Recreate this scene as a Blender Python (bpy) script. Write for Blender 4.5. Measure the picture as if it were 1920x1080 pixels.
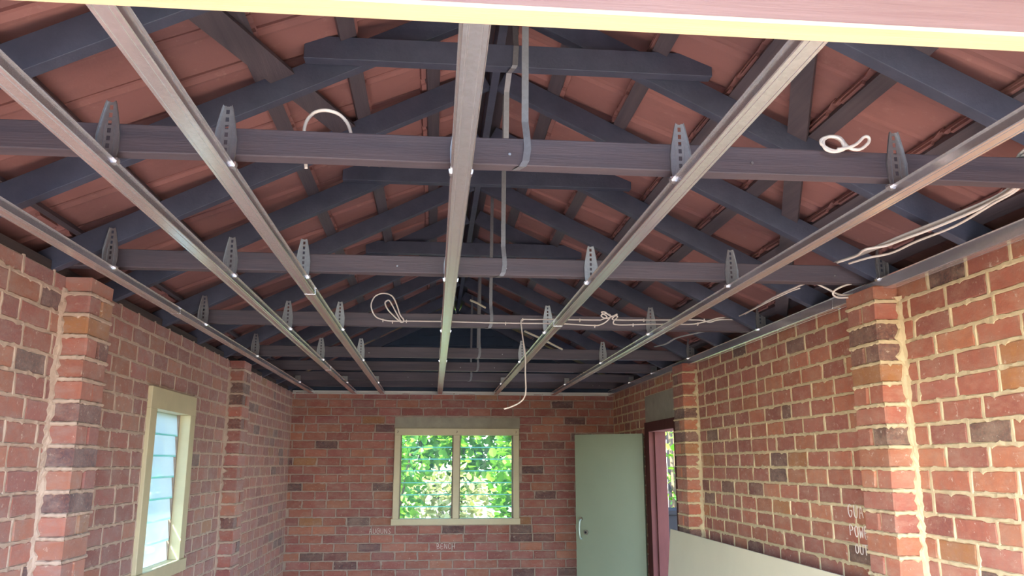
import bpy, bmesh, math, random
from mathutils import Vector, Matrix
random.seed(7)
SC = bpy.context.scene
COL = SC.collection
for o in list(bpy.data.objects): bpy.data.objects.remove(o)

# ------------------------------------------------------------------ camera
F = 1513.0; CZ = 1.65
PITCH = math.atan(330 / F); YAW = math.atan(148 / math.hypot(F, 330))
cam = bpy.data.cameras.new('camera'); cam.sensor_width = 36; cam.lens = F / 1920 * 36
cam.clip_start = 0.02; cam.clip_end = 300
camo = bpy.data.objects.new('camera', cam); COL.objects.link(camo)
camo.location = (0, 0, CZ); camo.rotation_euler = (math.pi / 2 + PITCH, 0, -YAW)
SC.camera = camo
FW = Vector((math.sin(YAW) * math.cos(PITCH), math.cos(YAW) * math.cos(PITCH), math.sin(PITCH)))
RT = Vector((math.cos(YAW), -math.sin(YAW), 0)); UP = RT.cross(FW)
def ray(x, y): return FW + RT * ((x - 960) / F) - UP * ((y - 540) / F)
def at(x, y, Y): d = ray(x, y); return Vector((0, 0, CZ)) + d * (Y / d.y)
def athz(x, y, h): d = ray(x, y); return Vector((0, 0, CZ)) + d * (h / d.z)
def proj(p):
    d = Vector(p) - Vector((0, 0, CZ)); z = d.dot(FW)
    if z < .05: return None
    return 960 + F * d.dot(RT) / z, 540 - F * d.dot(UP) / z

# ------------------------------------------------------------------ light
SC.view_settings.view_transform = 'Standard'; SC.view_settings.look = 'None'
SC.view_settings.exposure = 0.58; SC.view_settings.gamma = 1
SC.view_settings.use_curve_mapping = False
SUN_EL = math.radians(47); SUN_AZ = math.radians(40)      # light travels towards +Y, turned to +X
world = bpy.data.worlds.new('world'); SC.world = world; world.use_nodes = True
wn = world.node_tree; bg = wn.nodes['Background']
sky = wn.nodes.new('ShaderNodeTexSky'); sky.sky_type = 'NISHITA'; sky.sun_disc = False
sky.sun_elevation = SUN_EL; sky.sun_rotation = math.radians(180) + SUN_AZ
sky.air_density = 1.0; sky.dust_density = 1.2; sky.ozone_density = 2.0
wn.links.new(sky.outputs[0], bg.inputs[0]); bg.inputs[1].default_value = 1.7
sun = bpy.data.lights.new('sun', 'SUN'); sun.energy = 28.0; sun.angle = math.radians(.6); sun.color = (1, .88, .68)
suno = bpy.data.objects.new('sun', sun); COL.objects.link(suno)
sd = Vector((math.cos(SUN_EL) * math.sin(SUN_AZ), math.cos(SUN_EL) * math.cos(SUN_AZ), -math.sin(SUN_EL)))
suno.rotation_euler = sd.to_track_quat('-Z', 'Y').to_euler()
SC.cycles.use_denoising = True
SC.cycles.max_bounces = 9; SC.cycles.diffuse_bounces = 6; SC.cycles.glossy_bounces = 4; SC.cycles.transparent_max_bounces = 16
SC.cycles.caustics_reflective = False; SC.cycles.caustics_refractive = False
SC.cycles.sample_clamp_indirect = 6
def portal(name, loc, rot, sx, sy):
    l = bpy.data.lights.new(name, 'AREA'); l.shape = 'RECTANGLE'; l.size = sx; l.size_y = sy
    l.cycles.is_portal = True
    o = bpy.data.objects.new(name, l); COL.objects.link(o); o.location = loc; o.rotation_euler = rot
portal('opening_portal', (.23, -.58, 1.6), (math.pi / 2, 0, 0), 4.6, 3.3)
portal('door_portal', (2.25, 6.9, 1.0), (math.pi / 2, 0, math.pi / 2), .9, 2.0)
portal('back_window_portal', (.25, 8.98, 1.52), (-math.pi / 2, 0, 0), 1.3, 1.0)
portal('side_window_portal', (-1.72, 4.84, 1.53), (math.pi / 2, 0, -math.pi / 2), .8, 1.0)

# ------------------------------------------------------------------ helpers
def lin(c):
    return tuple(((v / 255) / 12.92 if v / 255 <= .04045 else ((v / 255 + .055) / 1.055) ** 2.4) for v in c) + (1,)
def tag(o, label=None, cat=None, group=None, kind=None):
    if label: o['label'] = label
    if cat: o['category'] = cat
    if group: o['group'] = group
    if kind: o['kind'] = kind
    return o
def link(name, me, parent=None):
    o = bpy.data.objects.new(name, me); COL.objects.link(o)
    if parent: o.parent = parent
    return o
def empty(name, loc=(0, 0, 0)):
    o = bpy.data.objects.new(name, None); COL.objects.link(o); o.location = loc; o.empty_display_size = .1
    return o
class MB:
    def __init__(s): s.v = []; s.f = []; s.sm = False
    def add(s, vs, fs):
        b = len(s.v); s.v += [tuple(v) for v in vs]; s.f += [tuple(b + i for i in f) for f in fs]; return s
    def box(s, x0, x1, y0, y1, z0, z1):
        return s.add([(x, y, z) for z in (z0, z1) for y in (y0, y1) for x in (x0, x1)],
                     [(0, 2, 3, 1), (4, 5, 7, 6), (0, 1, 5, 4), (2, 6, 7, 3), (0, 4, 6, 2), (1, 3, 7, 5)])
    def obox(s, p, q, side, up, w, h):
        """bar from p to q, w wide along side, h along up (p, q on the centre of the bottom)"""
        p = Vector(p); q = Vector(q); side = Vector(side).normalized() * (w / 2); up = Vector(up).normalized() * h
        vs = [p - side, p + side, p + side + up, p - side + up, q - side, q + side, q + side + up, q - side + up]
        return s.add(vs, [(0, 3, 2, 1), (4, 5, 6, 7), (0, 1, 5, 4), (1, 2, 6, 5), (2, 3, 7, 6), (3, 0, 4, 7)])
    def prism(s, pts, axis, a, b):
        """pts 2-D outline (ccw) swept along axis from a to b"""
        n = len(pts)
        def P(u, v, t): return (t, u, v) if axis == 0 else ((u, t, v) if axis == 1 else (u, v, t))
        s.add([P(u, v, a) for u, v in pts] + [P(u, v, b) for u, v in pts],
              [tuple(range(n))[::-1], tuple(range(n, 2 * n))] + [(i, (i + 1) % n, n + (i + 1) % n, n + i) for i in range(n)])
        return s
    def tube(s, pts, r, n=8, flat=1.0, flatdir=None):
        pts = [Vector(p) for p in pts]; rings = []; prev = None
        for i, p in enumerate(pts):
            t = (pts[min(i + 1, len(pts) - 1)] - pts[max(i - 1, 0)]).normalized()
            if flatdir is not None: a = Vector(flatdir)
            else: a = prev if prev is not None else (Vector((0, 0, 1)) if abs(t.z) < .9 else Vector((1, 0, 0)))
            a = (a - t * a.dot(t))
            if a.length < 1e-4: a = t.orthogonal()
            a.normalize(); b = t.cross(a); prev = a
            rr = r(i / (len(pts) - 1)) if callable(r) else r
            rings.append([p + (a * math.cos(k * 2 * math.pi / n) + b * math.sin(k * 2 * math.pi / n) * flat) * rr for k in range(n)])
        base = len(s.v)
        for rg in rings: s.v += [tuple(v) for v in rg]
        for i in range(len(rings) - 1):
            for k in range(n):
                s.f.append((base + i * n + k, base + i * n + (k + 1) % n, base + (i + 1) * n + (k + 1) % n, base + (i + 1) * n + k))
        s.f.append(tuple(base + k for k in range(n))[::-1]); s.f.append(tuple(base + (len(rings) - 1) * n + k for k in range(n)))
        return s
    def mesh(s, name, mat=None, smooth=False):
        me = bpy.data.meshes.new(name); me.from_pydata(s.v, [], s.f)
        bm = bmesh.new(); bm.from_mesh(me); bmesh.ops.recalc_face_normals(bm, faces=bm.faces); bm.to_mesh(me); bm.free()
        if mat: me.materials.append(mat)
        if smooth: me.polygons.foreach_set('use_smooth', [True] * len(me.polygons))
        me.update(); return me
    def build(s, name, mat, parent=None, smooth=False, bevel=0):
        o = link(name, s.mesh(name, mat, smooth), parent)
        if bevel:
            m = o.modifiers.new('bevel', 'BEVEL'); m.width = bevel; m.segments = 2; m.limit_method = 'ANGLE'
        return o
def spline(pts, k=6):
    pts = [Vector(p) for p in pts]; P = [pts[0] * 2 - pts[1]] + pts + [pts[-1] * 2 - pts[-2]]; out = []
    for i in range(1, len(P) - 2):
        a, b, c, d = P[i - 1:i + 3]
        for j in range(k):
            t = j / k
            out.append(.5 * ((2 * b) + (c - a) * t + (2 * a - 5 * b + 4 * c - d) * t * t + (3 * b - a - 3 * c + d) * t ** 3))
    return out + [pts[-1]]

# ------------------------------------------------------------------ materials
def nodes(name):
    m = bpy.data.materials.new(name); m.use_nodes = True; nt = m.node_tree
    return m, nt, nt.nodes['Principled BSDF']
def N(nt, t, **kw):
    n = nt.nodes.new(t)
    for k, v in kw.items():
        if k in n.inputs: n.inputs[k].default_value = v
        else: setattr(n, k, v)
    return n
def mixc(nt, fac, a, b, blend='MIX'):
    n = nt.nodes.new('ShaderNodeMix'); n.data_type = 'RGBA'; n.blend_type = blend
    for s, v in ((n.inputs[0], fac), (n.inputs[6], a), (n.inputs[7], b)):
        if hasattr(v, 'is_linked') or hasattr(v, 'links'): nt.links.new(v, s)
        elif isinstance(v, (int, float)): s.default_value = v
        else: s.default_value = v
    return n.outputs[2]
def ramp(nt, src, *stops):
    n = nt.nodes.new('ShaderNodeValToRGB'); el = n.color_ramp.elements
    while len(el) < len(stops): el.new(.5)
    for e, (p, c) in zip(el, stops): e.position = p; e.color = c if not isinstance(c, (int, float)) else (c, c, c, 1)
    nt.links.new(src, n.inputs[0]); return n.outputs[0]
def pos(nt, scale=(1, 1, 1), obj=False):
    if obj: s = nt.nodes.new('ShaderNodeTexCoord').outputs['Object']
    else: s = nt.nodes.new('ShaderNodeNewGeometry').outputs['Position']
    m = nt.nodes.new('ShaderNodeMapping'); m.inputs['Scale'].default_value = scale
    nt.links.new(s, m.inputs[0]); return m.outputs[0]
def noise(nt, vec, scale, detail=4, rough=.55):
    n = N(nt, 'ShaderNodeTexNoise', Scale=scale, Detail=detail, Roughness=rough); nt.links.new(vec, n.inputs['Vector']); return n.outputs['Fac']
def bump(nt, bsdf, h, strength=.4, dist=.004):
    b = N(nt, 'ShaderNodeBump', Strength=strength, Distance=dist); nt.links.new(h, b.inputs['Height']); nt.links.new(b.outputs[0], bsdf.inputs['Normal'])
def brick_mat(name, src, smear=.35, smear_col=(.52, .42, .36, 1), dust=0.1):
    m, nt, b = nodes(name); p = pos(nt)
    a = nt.nodes.new('ShaderNodeAttribute'); a.attribute_name = 'tint'; a.attribute_type = src
    n1 = noise(nt, p, 22, 5, .6); n2 = noise(nt, p, 5.5, 5, .65); n3 = noise(nt, pos(nt, (1, 1, 2.4)), 9, 6, .7); n4 = noise(nt, p, 90, 4, .7)
    c = mixc(nt, ramp(nt, n1, (.35, 0.0), (.78, .40)), a.outputs['Color'], (.16, .06, .06, 1), 'MIX')
    c = mixc(nt, ramp(nt, n4, (.40, 0.0), (.8, .5)), c, (.42, .17, .11, 1))
    c = mixc(nt, ramp(nt, n3, (.46, 0.0), (.68, smear)), c, smear_col)
    c = mixc(nt, ramp(nt, n2, (.46, 0.0), (.72, smear * .9)), c, smear_col)
    nt.links.new(c, b.inputs['Base Color']); b.inputs['Roughness'].default_value = .82
    b.inputs['Specular IOR Level'].default_value = .35
    sp = noise(nt, p, 34, 6, .75); c2 = mixc(nt, ramp(nt, sp, (.60, 0.0), (.68, .75)), c, (.66, .56, .46, 1)); nt.links.new(c2, b.inputs['Base Color'])
    b.inputs['Sheen Weight'].default_value = dust; b.inputs['Sheen Roughness'].default_value = .45
    bump(nt, b, n4, .35, .003); return m
def plain(name, col, rough=.6, var=.15, scale=8, metal=0, spec=.5, bumpk=0, stretch=(1, 1, 1), obj=False, dark=None):
    m, nt, b = nodes(name); p = pos(nt, stretch, obj)
    n1 = noise(nt, p, scale, 5, .6)
    d = dark or tuple(v * (1 - var * 2) for v in col[:3]) + (1,)
    c = mixc(nt, ramp(nt, n1, (.3, 0.0), (.75, 1.0)), d, col)
    nt.links.new(c, b.inputs['Base Color']); b.inputs['Roughness'].default_value = rough; b.inputs['Metallic'].default_value = metal
    b.inputs['Specular IOR Level'].default_value = spec
    if bumpk: bump(nt, b, noise(nt, p, scale * 6, 4, .6), bumpk, .003)
    return m
M = {}
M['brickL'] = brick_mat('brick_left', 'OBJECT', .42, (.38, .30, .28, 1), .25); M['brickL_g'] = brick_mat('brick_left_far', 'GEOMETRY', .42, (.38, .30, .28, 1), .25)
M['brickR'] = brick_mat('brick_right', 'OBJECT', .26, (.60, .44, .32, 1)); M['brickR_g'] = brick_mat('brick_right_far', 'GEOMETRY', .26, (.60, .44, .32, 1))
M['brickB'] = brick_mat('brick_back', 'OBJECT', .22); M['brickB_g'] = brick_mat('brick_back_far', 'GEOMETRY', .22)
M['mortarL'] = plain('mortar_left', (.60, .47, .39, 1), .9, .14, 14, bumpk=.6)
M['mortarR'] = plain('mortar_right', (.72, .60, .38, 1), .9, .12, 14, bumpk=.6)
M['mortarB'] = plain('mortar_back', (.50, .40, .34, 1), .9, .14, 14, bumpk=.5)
def timber(name, col, dark, axis, rough=.55, spec=.5):
    st = {0: (.6, 14, 14), 1: (14, .6, 14), 2: (4, 4, 4)}[axis]
    return plain(name, col, rough, .3, 3.0, 0, spec, .35, st, dark=dark)
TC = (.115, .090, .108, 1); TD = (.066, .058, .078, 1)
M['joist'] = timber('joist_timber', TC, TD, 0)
M['rafter'] = timber('rafter_timber', (.070, .080, .128, 1), (.046, .054, .090, 1), 2)  # blue of haze and sky light tinted into the dark timber colour
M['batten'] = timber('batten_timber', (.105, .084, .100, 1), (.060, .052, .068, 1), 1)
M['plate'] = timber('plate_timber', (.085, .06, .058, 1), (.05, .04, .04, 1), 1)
M['lintel_face'] = timber('painted_beam', (.29, .165, .150, 1), (.22, .115, .105, 1), 0)
M['lintel_raw'] = timber('raw_pine', (.82, .63, .42, 1), (.74, .54, .34, 1), 0, .6, .3)
M['tile'] = None
def tile_mat():
    m, nt, b = nodes('terracotta_tile'); p = pos(nt)
    oi = nt.nodes.new('ShaderNodeObjectInfo')
    base = ramp(nt, oi.outputs['Random'], (0, (.26, .124, .120, 1)), (.5, (.31, .145, .136, 1)), (1, (.22, .108, .108, 1)))
    n1 = noise(nt, pos(nt, (1.5, 3, 1.5)), 4, 5, .6); n2 = noise(nt, p, 60, 4, .7)
    c = mixc(nt, ramp(nt, n1, (.5, 0.0), (.78, .55)), base, (.19, .095, .09, 1))
    c = mixc(nt, ramp(nt, noise(nt, p, 16, 5, .7), (.60, 0.0), (.80, .5)), c, (.44, .27, .24, 1))
    nt.links.new(c, b.inputs['Base Color']); b.inputs['Roughness'].default_value = .85; bump(nt, b, n2, .3, .003); return m
M['tile'] = tile_mat()
def steel_mat(name, col, rough, metal=1.0):
    m, nt, b = nodes(name); p = pos(nt); v = N(nt, 'ShaderNodeTexVoronoi', Scale=120.0); nt.links.new(p, v.inputs['Vector'])
    c = mixc(nt, ramp(nt, v.outputs['Color'], (.2, 0.0), (.8, 1.0)), tuple(k * .9 for k in col[:3]) + (1,), col)
    nt.links.new(c, b.inputs['Base Color']); b.inputs['Metallic'].default_value = metal
    b.inputs['Roughness'].default_value = rough; return m
M['steel'] = steel_mat('galvanised_steel', (.86, .85, .88, 1), .24, .84)
M['clip'] = steel_mat('clip_steel', (.34, .34, .36, 1), .36, .7)
M['strap'] = steel_mat('strap_steel', (.20, .205, .23, 1), .5, .4)
M['white_trim'] = plain('white_angle', (.82, .82, .80, 1), .45, .04, 5)
M['cable'] = plain('white_cable', (.84, .78, .74, 1), .5, .05, 20)
M['conduit'] = plain('grey_sheath', (.40, .41, .42, 1), .5, .08, 9)
M['frame'] = plain('cream_painted_timber', (.66, .60, .40, 1), .5, .06, 7, bumpk=.1)
M['frame_side'] = plain('cream_painted_timber_pale', (.70, .66, .52, 1), .5, .06, 7, bumpk=.1)
M['putty'] = plain('weathered_jamb', (.36, .27, .22, 1), .7, .2, 20)
M['door'] = plain('green_door_paint', (.20, .235, .16, 1), .42, .05, 2.2)
M['jamb'] = plain('red_brown_jamb', (.11, .040, .036, 1), .85, .12, 5, spec=.15, stretch=(3, 3, .5))
M['concrete'] = plain('concrete_lintel', (.40, .385, .31, 1), .85, .12, 9, bumpk=.3)
M['brass'] = plain('lock_metal', (.30, .28, .22, 1), .35, .1, 20, metal=.8)
M['handle'] = plain('handle_paint', (.34, .40, .33, 1), .35, .08, 20, metal=.2)
M['plaster'] = plain('plasterboard_paper', (.76, .72, .54, 1), .7, .03, 3)
M['gyp'] = plain('plasterboard_core', (.46, .45, .40, 1), .8, .05, 9)
M['chalk'] = plain('chalk', (.85, .78, .72, 1), .95, .1, 60)
M['floor'] = plain('concrete_floor', (.54, .445, .37, 1), .75, .08, 3, bumpk=.2)
M['drive'] = plain('driveway_asphalt', (.13, .125, .125, 1), .8, .1, 2, bumpk=.2)
M['path'] = plain('pale_paving', (.80, .79, .75, 1), .8, .05, 2, bumpk=.2)
M['ground'] = plain('garden_ground', (.16, .15, .08, 1), .9, .25, 2, bumpk=.3)
M['shade_board'] = plain('shaded_gable_board', (.045, .075, .13, 1), .7, .2, 4)  # roof shade and blue haze put into the gable's board colour
M['fascia'] = plain('fascia_board', (.30, .22, .20, 1), .6, .1, 3)
M['bluewall'] = plain('pale_blue_cladding', (.48, .68, .80, 1), .5, .04, 2)
M['bark'] = plain('bark', (.16, .12, .07, 1), .9, .3, 12)
M['tank'] = plain('dark_bin', (.022, .022, .025, 1), .9, .1, 5, spec=.1)
def glass_mat(name, tint, haze, hazecol):
    m = bpy.data.materials.new(name); m.use_nodes = True; nt = m.node_tree; nt.nodes.remove(nt.nodes['Principled BSDF'])
    out = nt.nodes['Material Output']
    tr = nt.nodes.new('ShaderNodeBsdfTransparent'); tr.inputs[0].default_value = tint
    gl = nt.nodes.new('ShaderNodeBsdfGlossy'); gl.inputs['Roughness'].default_value = .03
    fr = nt.nodes.new('ShaderNodeFresnel'); fr.inputs[0].default_value = 1.45
    tl = nt.nodes.new('ShaderNodeBsdfTranslucent'); tl.inputs[0].default_value = hazecol
    a = nt.nodes.new('ShaderNodeMixShader'); a.inputs[0].default_value = haze
    nt.links.new(tr.outputs[0], a.inputs[1]); nt.links.new(tl.outputs[0], a.inputs[2])
    b = nt.nodes.new('ShaderNodeMixShader'); nt.links.new(fr.outputs[0], b.inputs[0]); nt.links.new(a.outputs[0], b.inputs[1]); nt.links.new(gl.outputs[0], b.inputs[2])
    nt.links.new(b.outputs[0], out.inputs[0]); return m
M['glass'] = glass_mat('louvre_glass', (.90, .97, .93, 1), .04, (.7, .95, .85, 1))
M['glass_edge'] = glass_mat('louvre_glass_edge', (.55, .85, .75, 1), .65, (.55, .92, .82, 1))
M['frost'] = glass_mat('hazy_louvre_glass', (.86, .96, .99, 1), .45, (.78, .93, .97, 1))
def leaf_mat(name, col, col2):
    m = bpy.data.materials.new(name); m.use_nodes = True; nt = m.node_tree; b = nt.nodes['Principled BSDF']; out = nt.nodes['Material Output']
    at_ = nt.nodes.new('ShaderNodeAttribute'); at_.attribute_name = 'leaf'; at_.attribute_type = 'GEOMETRY'
    c = mixc(nt, at_.outputs['Fac'], col, col2)
    nt.links.new(c, b.inputs['Base Color']); b.inputs['Roughness'].default_value = .38
    tl = nt.nodes.new('ShaderNodeBsdfTranslucent'); nt.links.new(c, tl.inputs[0])
    mx = nt.nodes.new('ShaderNodeMixShader'); mx.inputs[0].default_value = .4
    nt.links.new(b.outputs[0], mx.inputs[1]); nt.links.new(tl.outputs[0], mx.inputs[2]); nt.links.new(mx.outputs[0], out.inputs[0]); return m
M['leaf'] = leaf_mat('green_leaf', (.045, .16, .012, 1), (.17, .36, .03, 1))
M['leaf_dry'] = leaf_mat('yellow_leaf', (.22, .25, .06, 1), (.50, .47, .26, 1))

# ------------------------------------------------------------------ room dimensions
XL, XR, YB = -1.505, 1.963, 8.80
YF = 1.20                        # front of the side walls
XC = .23; ZT = 2.395             # ridge line, top of the brickwork
COURSE = .0868; Z0 = 2.326 - 27 * COURSE
PALETTE = [(.37, .13, .10), (.41, .145, .105), (.34, .12, .10), (.43, .16, .11), (.38, .14, .12), (.31, .11, .10), (.45, .18, .11)]
ODD = [(.085, .06, .065), (.12, .07, .075), (.16, .07, .065), (.40, .19, .08), (.14, .10, .09)]
HUE = {'brickL': (.92, .96, 1.06), 'brickB': (.92, .98, 1.06), 'brickR': (1.10, 1.04, .90)}  # warm light on the right wall, cooler light elsewhere, tinted into the bricks
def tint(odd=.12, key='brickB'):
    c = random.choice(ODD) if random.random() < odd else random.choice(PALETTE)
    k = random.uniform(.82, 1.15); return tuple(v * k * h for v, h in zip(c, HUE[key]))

# a brick face variant: u along x (-.5...5), v along z (-.5...5), proud of y=0 towards -y by 1 (scaled per brick)
def brick_variant(i):
    r = random.Random(100 + i)
    L, Hh, dp = .231, .0762, .045
    # ten outline points, uneven as hand-pressed bricks are
    base = [(-.5, -.5), (-.17, -.5), (.17, -.5), (.5, -.5), (.5, 0), (.5, .5), (.17, .5), (-.17, .5), (-.5, .5), (-.5, 0)]
    def ring(inset, y, jit):
        out = []
        for u, v in base:
            sx = 1 if abs(u) == .5 else 0; sz = 1 if abs(v) == .5 else 0
            x = u * L - math.copysign(inset, u) * sx; z = v * Hh - math.copysign(inset, v) * sz
            corner = sx and sz
            if corner and inset > 0: x -= math.copysign(.003, u); z -= math.copysign(.002, v)
            out.append([x + r.uniform(-jit, jit), y, z + r.uniform(-jit, jit)])
        return out
    mid = ring(0, -.001, .0024)
    fr = [[x * (1 - .009 / L * 1.2) + r.uniform(-.001, .001), -.0055 + r.uniform(-.001, .001), z * (1 - .009 / Hh) + r.uniform(-.0008, .0008)] for x, y, z in mid]
    bk = [[x, dp, z] for x, y, z in mid]
    n = 10; mb = MB()
    mb.add(bk + mid + fr, [(k, (k + 1) % n, n + (k + 1) % n, n + k) for k in range(n)] + [(n + k, n + (k + 1) % n, 2 * n + (k + 1) % n, 2 * n + k) for k in range(n)] + [tuple(range(2 * n, 3 * n))])
    return mb
BV = [brick_variant(i) for i in range(9)]
BVM = {}
def brick_mesh(i, key):
    if (i, key) not in BVM: BVM[i, key] = BV[i].mesh('brick', M[key])
    return BVM[i, key]

def clip_rects(u0, u1, z0, z1, holes):
    rects = [(u0, u1, z0, z1)]
    for (a, b, c, d) in holes:
        new = []
        for (p, q, s, t) in rects:
            if q <= a or p >= b or t <= c or s >= d: new.append((p, q, s, t)); continue
            if p < a: new.append((p, a, s, t))
            if q > b: new.append((b, q, s, t))
            pm, qm = max(p, a), min(q, b)
            if s < c: new.append((pm, qm, s, c))
            if t > d: new.append((pm, qm, d, t))
        rects = new
    return [r for r in rects if r[1] - r[0] > .018 and r[3] - r[2] > .018]

def brick_wall(name, label, u0, u1, holes, place, key, mortar_key, shift, odd, joint=.0125, limit=300, headers=.06, bw=.0066):
    """place(u, z, d) -> world point, d out of the wall into the room"""
    rot = Matrix((tuple(place(1, 0, 0) - place(0, 0, 0)), tuple(place(0, 0, -1) - place(0, 0, 0)), (0, 0, 1))).transposed()
    wall_mb = MB()
    # mortar core: grid of panels round the holes, with thickness
    us = sorted({u0, u1} | {v for h in holes for v in h[:2] if u0 < v < u1}); zs = sorted({0, ZT} | {v for h in holes for v in h[2:] if 0 < v < ZT})
    for i in range(len(us) - 1):
        for j in range(len(zs) - 1):
            cu, cz = (us[i] + us[i + 1]) / 2, (zs[j] + zs[j + 1]) / 2
            if any(h[0] < cu < h[1] and h[2] < cz < h[3] for h in holes): continue
            vs = [place(u, z, d) for z in (zs[j], zs[j + 1]) for d in (-.112, 0) for u in (us[i], us[i + 1])]
            wall_mb.add(vs, [(0, 2, 3, 1), (4, 5, 7, 6), (0, 1, 5, 4), (2, 6, 7, 3), (0, 4, 6, 2), (1, 3, 7, 5)])
    wall = wall_mb.build(name, M[mortar_key]); tag(wall, label, 'wall', kind='structure')
    bricks = []; beads = MB()
    def bead(pa, pb, w, up):
        n = max(2, int((pb - pa).length / .022)); dirv = (pb - pa) / n; out = Vector(tuple(place(0, 0, 1) - place(0, 0, 0)))
        base = len(beads.v)
        for i in range(n + 1):
            c = pa + dirv * i; k1 = w * (random.uniform(.45, 1.35) + (random.uniform(.4, 1.5) if random.random() < .13 else 0)); k2 = w * (random.uniform(.45, 1.35) + (random.uniform(.5, 2.4) if random.random() < .15 else 0))
            h = random.uniform(.0045, .0085)
            for q, hh in ((-k2, .0005), (-k2 * .55, h), (k1 * .55, h), (k1, .0005)): beads.v.append(tuple(c + up * q + out * hh))
        for i in range(n):
            for j in range(3): beads.f.append((base + i * 4 + j, base + (i + 1) * 4 + j, base + (i + 1) * 4 + j + 1, base + i * 4 + j + 1))
    for c in range(28):
        za, zb = Z0 + c * COURSE, Z0 + (c + 1) * COURSE
        zb_ = min(zb, ZT + .004); za = max(za, .0)
        u = u0 + shift + (0 if c % 2 else -.12) - .24
        wob = random.uniform(-.015, .015)
        while u < u1:
            L = .24 + random.uniform(-.008, .008)
            if random.random() < headers: L = .125
            a, b = max(u + wob, u0), min(u + L + wob, u1)
            u += L
            if b - a < .03: continue
            for (p, q, s, t) in clip_rects(a, b, za, zb_, holes):
                if q - p < .03: continue
                bricks.append((p + joint / 2, q - joint / 2, s + joint / 2 * .85, t - joint / 2 * .85))
                ok = bw * .92 + random.uniform(0, .002)
                if t - s > .06: bead(Vector(place(q, s, 0)), Vector(place(q, t, 0)), ok, Vector(tuple(place(1, 0, 0) - place(0, 0, 0))))
        for (p, q, s, t) in clip_rects(u0, u1, za - .02, za + .02, holes):
            if t - s > .035: bead(Vector(place(p, za, 0)), Vector(place(q, za, 0)), bw, Vector((0, 0, 1)))
    bo = beads.build('mortar_joint', M[mortar_key], wall); tag(bo, kind='stuff')
    scored = []
    for b in bricks:
        ps = [proj(place(u, z, .005)) for u in b[:2] for z in b[2:]]
        a = 0
        if all(ps):
            xs = [max(0, min(1920, p[0])) for p in ps]; ys = [max(0, min(1080, p[1])) for p in ps]
            a = max(0, max(xs) - min(xs)) * max(0, max(ys) - min(ys))
        scored.append((a, b))
    scored.sort(key=lambda t: -t[0])
    rest = MB(); tints = []
    for k, (a, b) in enumerate(scored):
        v = random.randrange(len(BV)); tc = tint(odd, key)
        sx = (b[1] - b[0]) / .231; sz = (b[3] - b[2]) / .0762
        flip = random.choice((-1, 1)); d = random.uniform(-.0012, .002)
        cpos = place((b[0] + b[1]) / 2, (b[2] + b[3]) / 2, d)
        if k < limit and a > 20:
            o = link('brick', brick_mesh(v, key), wall)
            o.matrix_world = Matrix.Translation(cpos) @ rot.to_4x4() @ Matrix.Diagonal((sx, 1, sz * flip, 1)) if flip > 0 else Matrix.Translation(cpos) @ rot.to_4x4() @ Matrix.Rotation(math.pi, 4, 'Y') @ Matrix.Diagonal((sx, 1, sz, 1))
            o['tint'] = tc
        else:
            n0 = len(rest.f)
            rest.add([cpos + rot @ Vector((x * sx, y, z * sz)) for x, y, z in BV[v].v], BV[v].f)
            tints += [tc] * (len(rest.f) - n0)
    if rest.f:
        me = bpy.data.meshes.new('brick_rest'); me.from_pydata(rest.v, [], rest.f); me.materials.append(M[key + '_g'])
        at_ = me.attributes.new('tint', 'FLOAT_COLOR', 'FACE')
        for i, c in enumerate(tints): at_.data[i].color = (*c, 1)
        bm = bmesh.new(); bm.from_mesh(me); bmesh.ops.recalc_face_normals(bm, faces=bm.faces); bm.to_mesh(me); bm.free()
        o = link('far_bricks', me, wall); tag(o, kind='stuff')
    return wall

# openings (u, u, z, z)
WB = (-.41, .915, 1.03, 2.137)            # back window with its concrete lintel
WLH = (4.43, 5.245, 1.03, 2.055)          # side window
DRH = (6.42, 7.43, 0, 2.262)              # door with its lintel
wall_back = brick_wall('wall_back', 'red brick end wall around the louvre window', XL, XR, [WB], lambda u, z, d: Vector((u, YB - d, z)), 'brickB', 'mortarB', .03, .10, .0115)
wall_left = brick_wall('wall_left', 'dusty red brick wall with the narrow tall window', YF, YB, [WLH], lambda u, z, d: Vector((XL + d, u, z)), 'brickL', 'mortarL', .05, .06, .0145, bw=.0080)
wall_right = brick_wall('wall_right', 'warm lit red brick wall with pale mortar and the doorway', YF, YB, [DRH], lambda u, z, d: Vector((XR - d, u, z)), 'brickR', 'mortarR', .11, .10, .016, bw=.0088)

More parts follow.
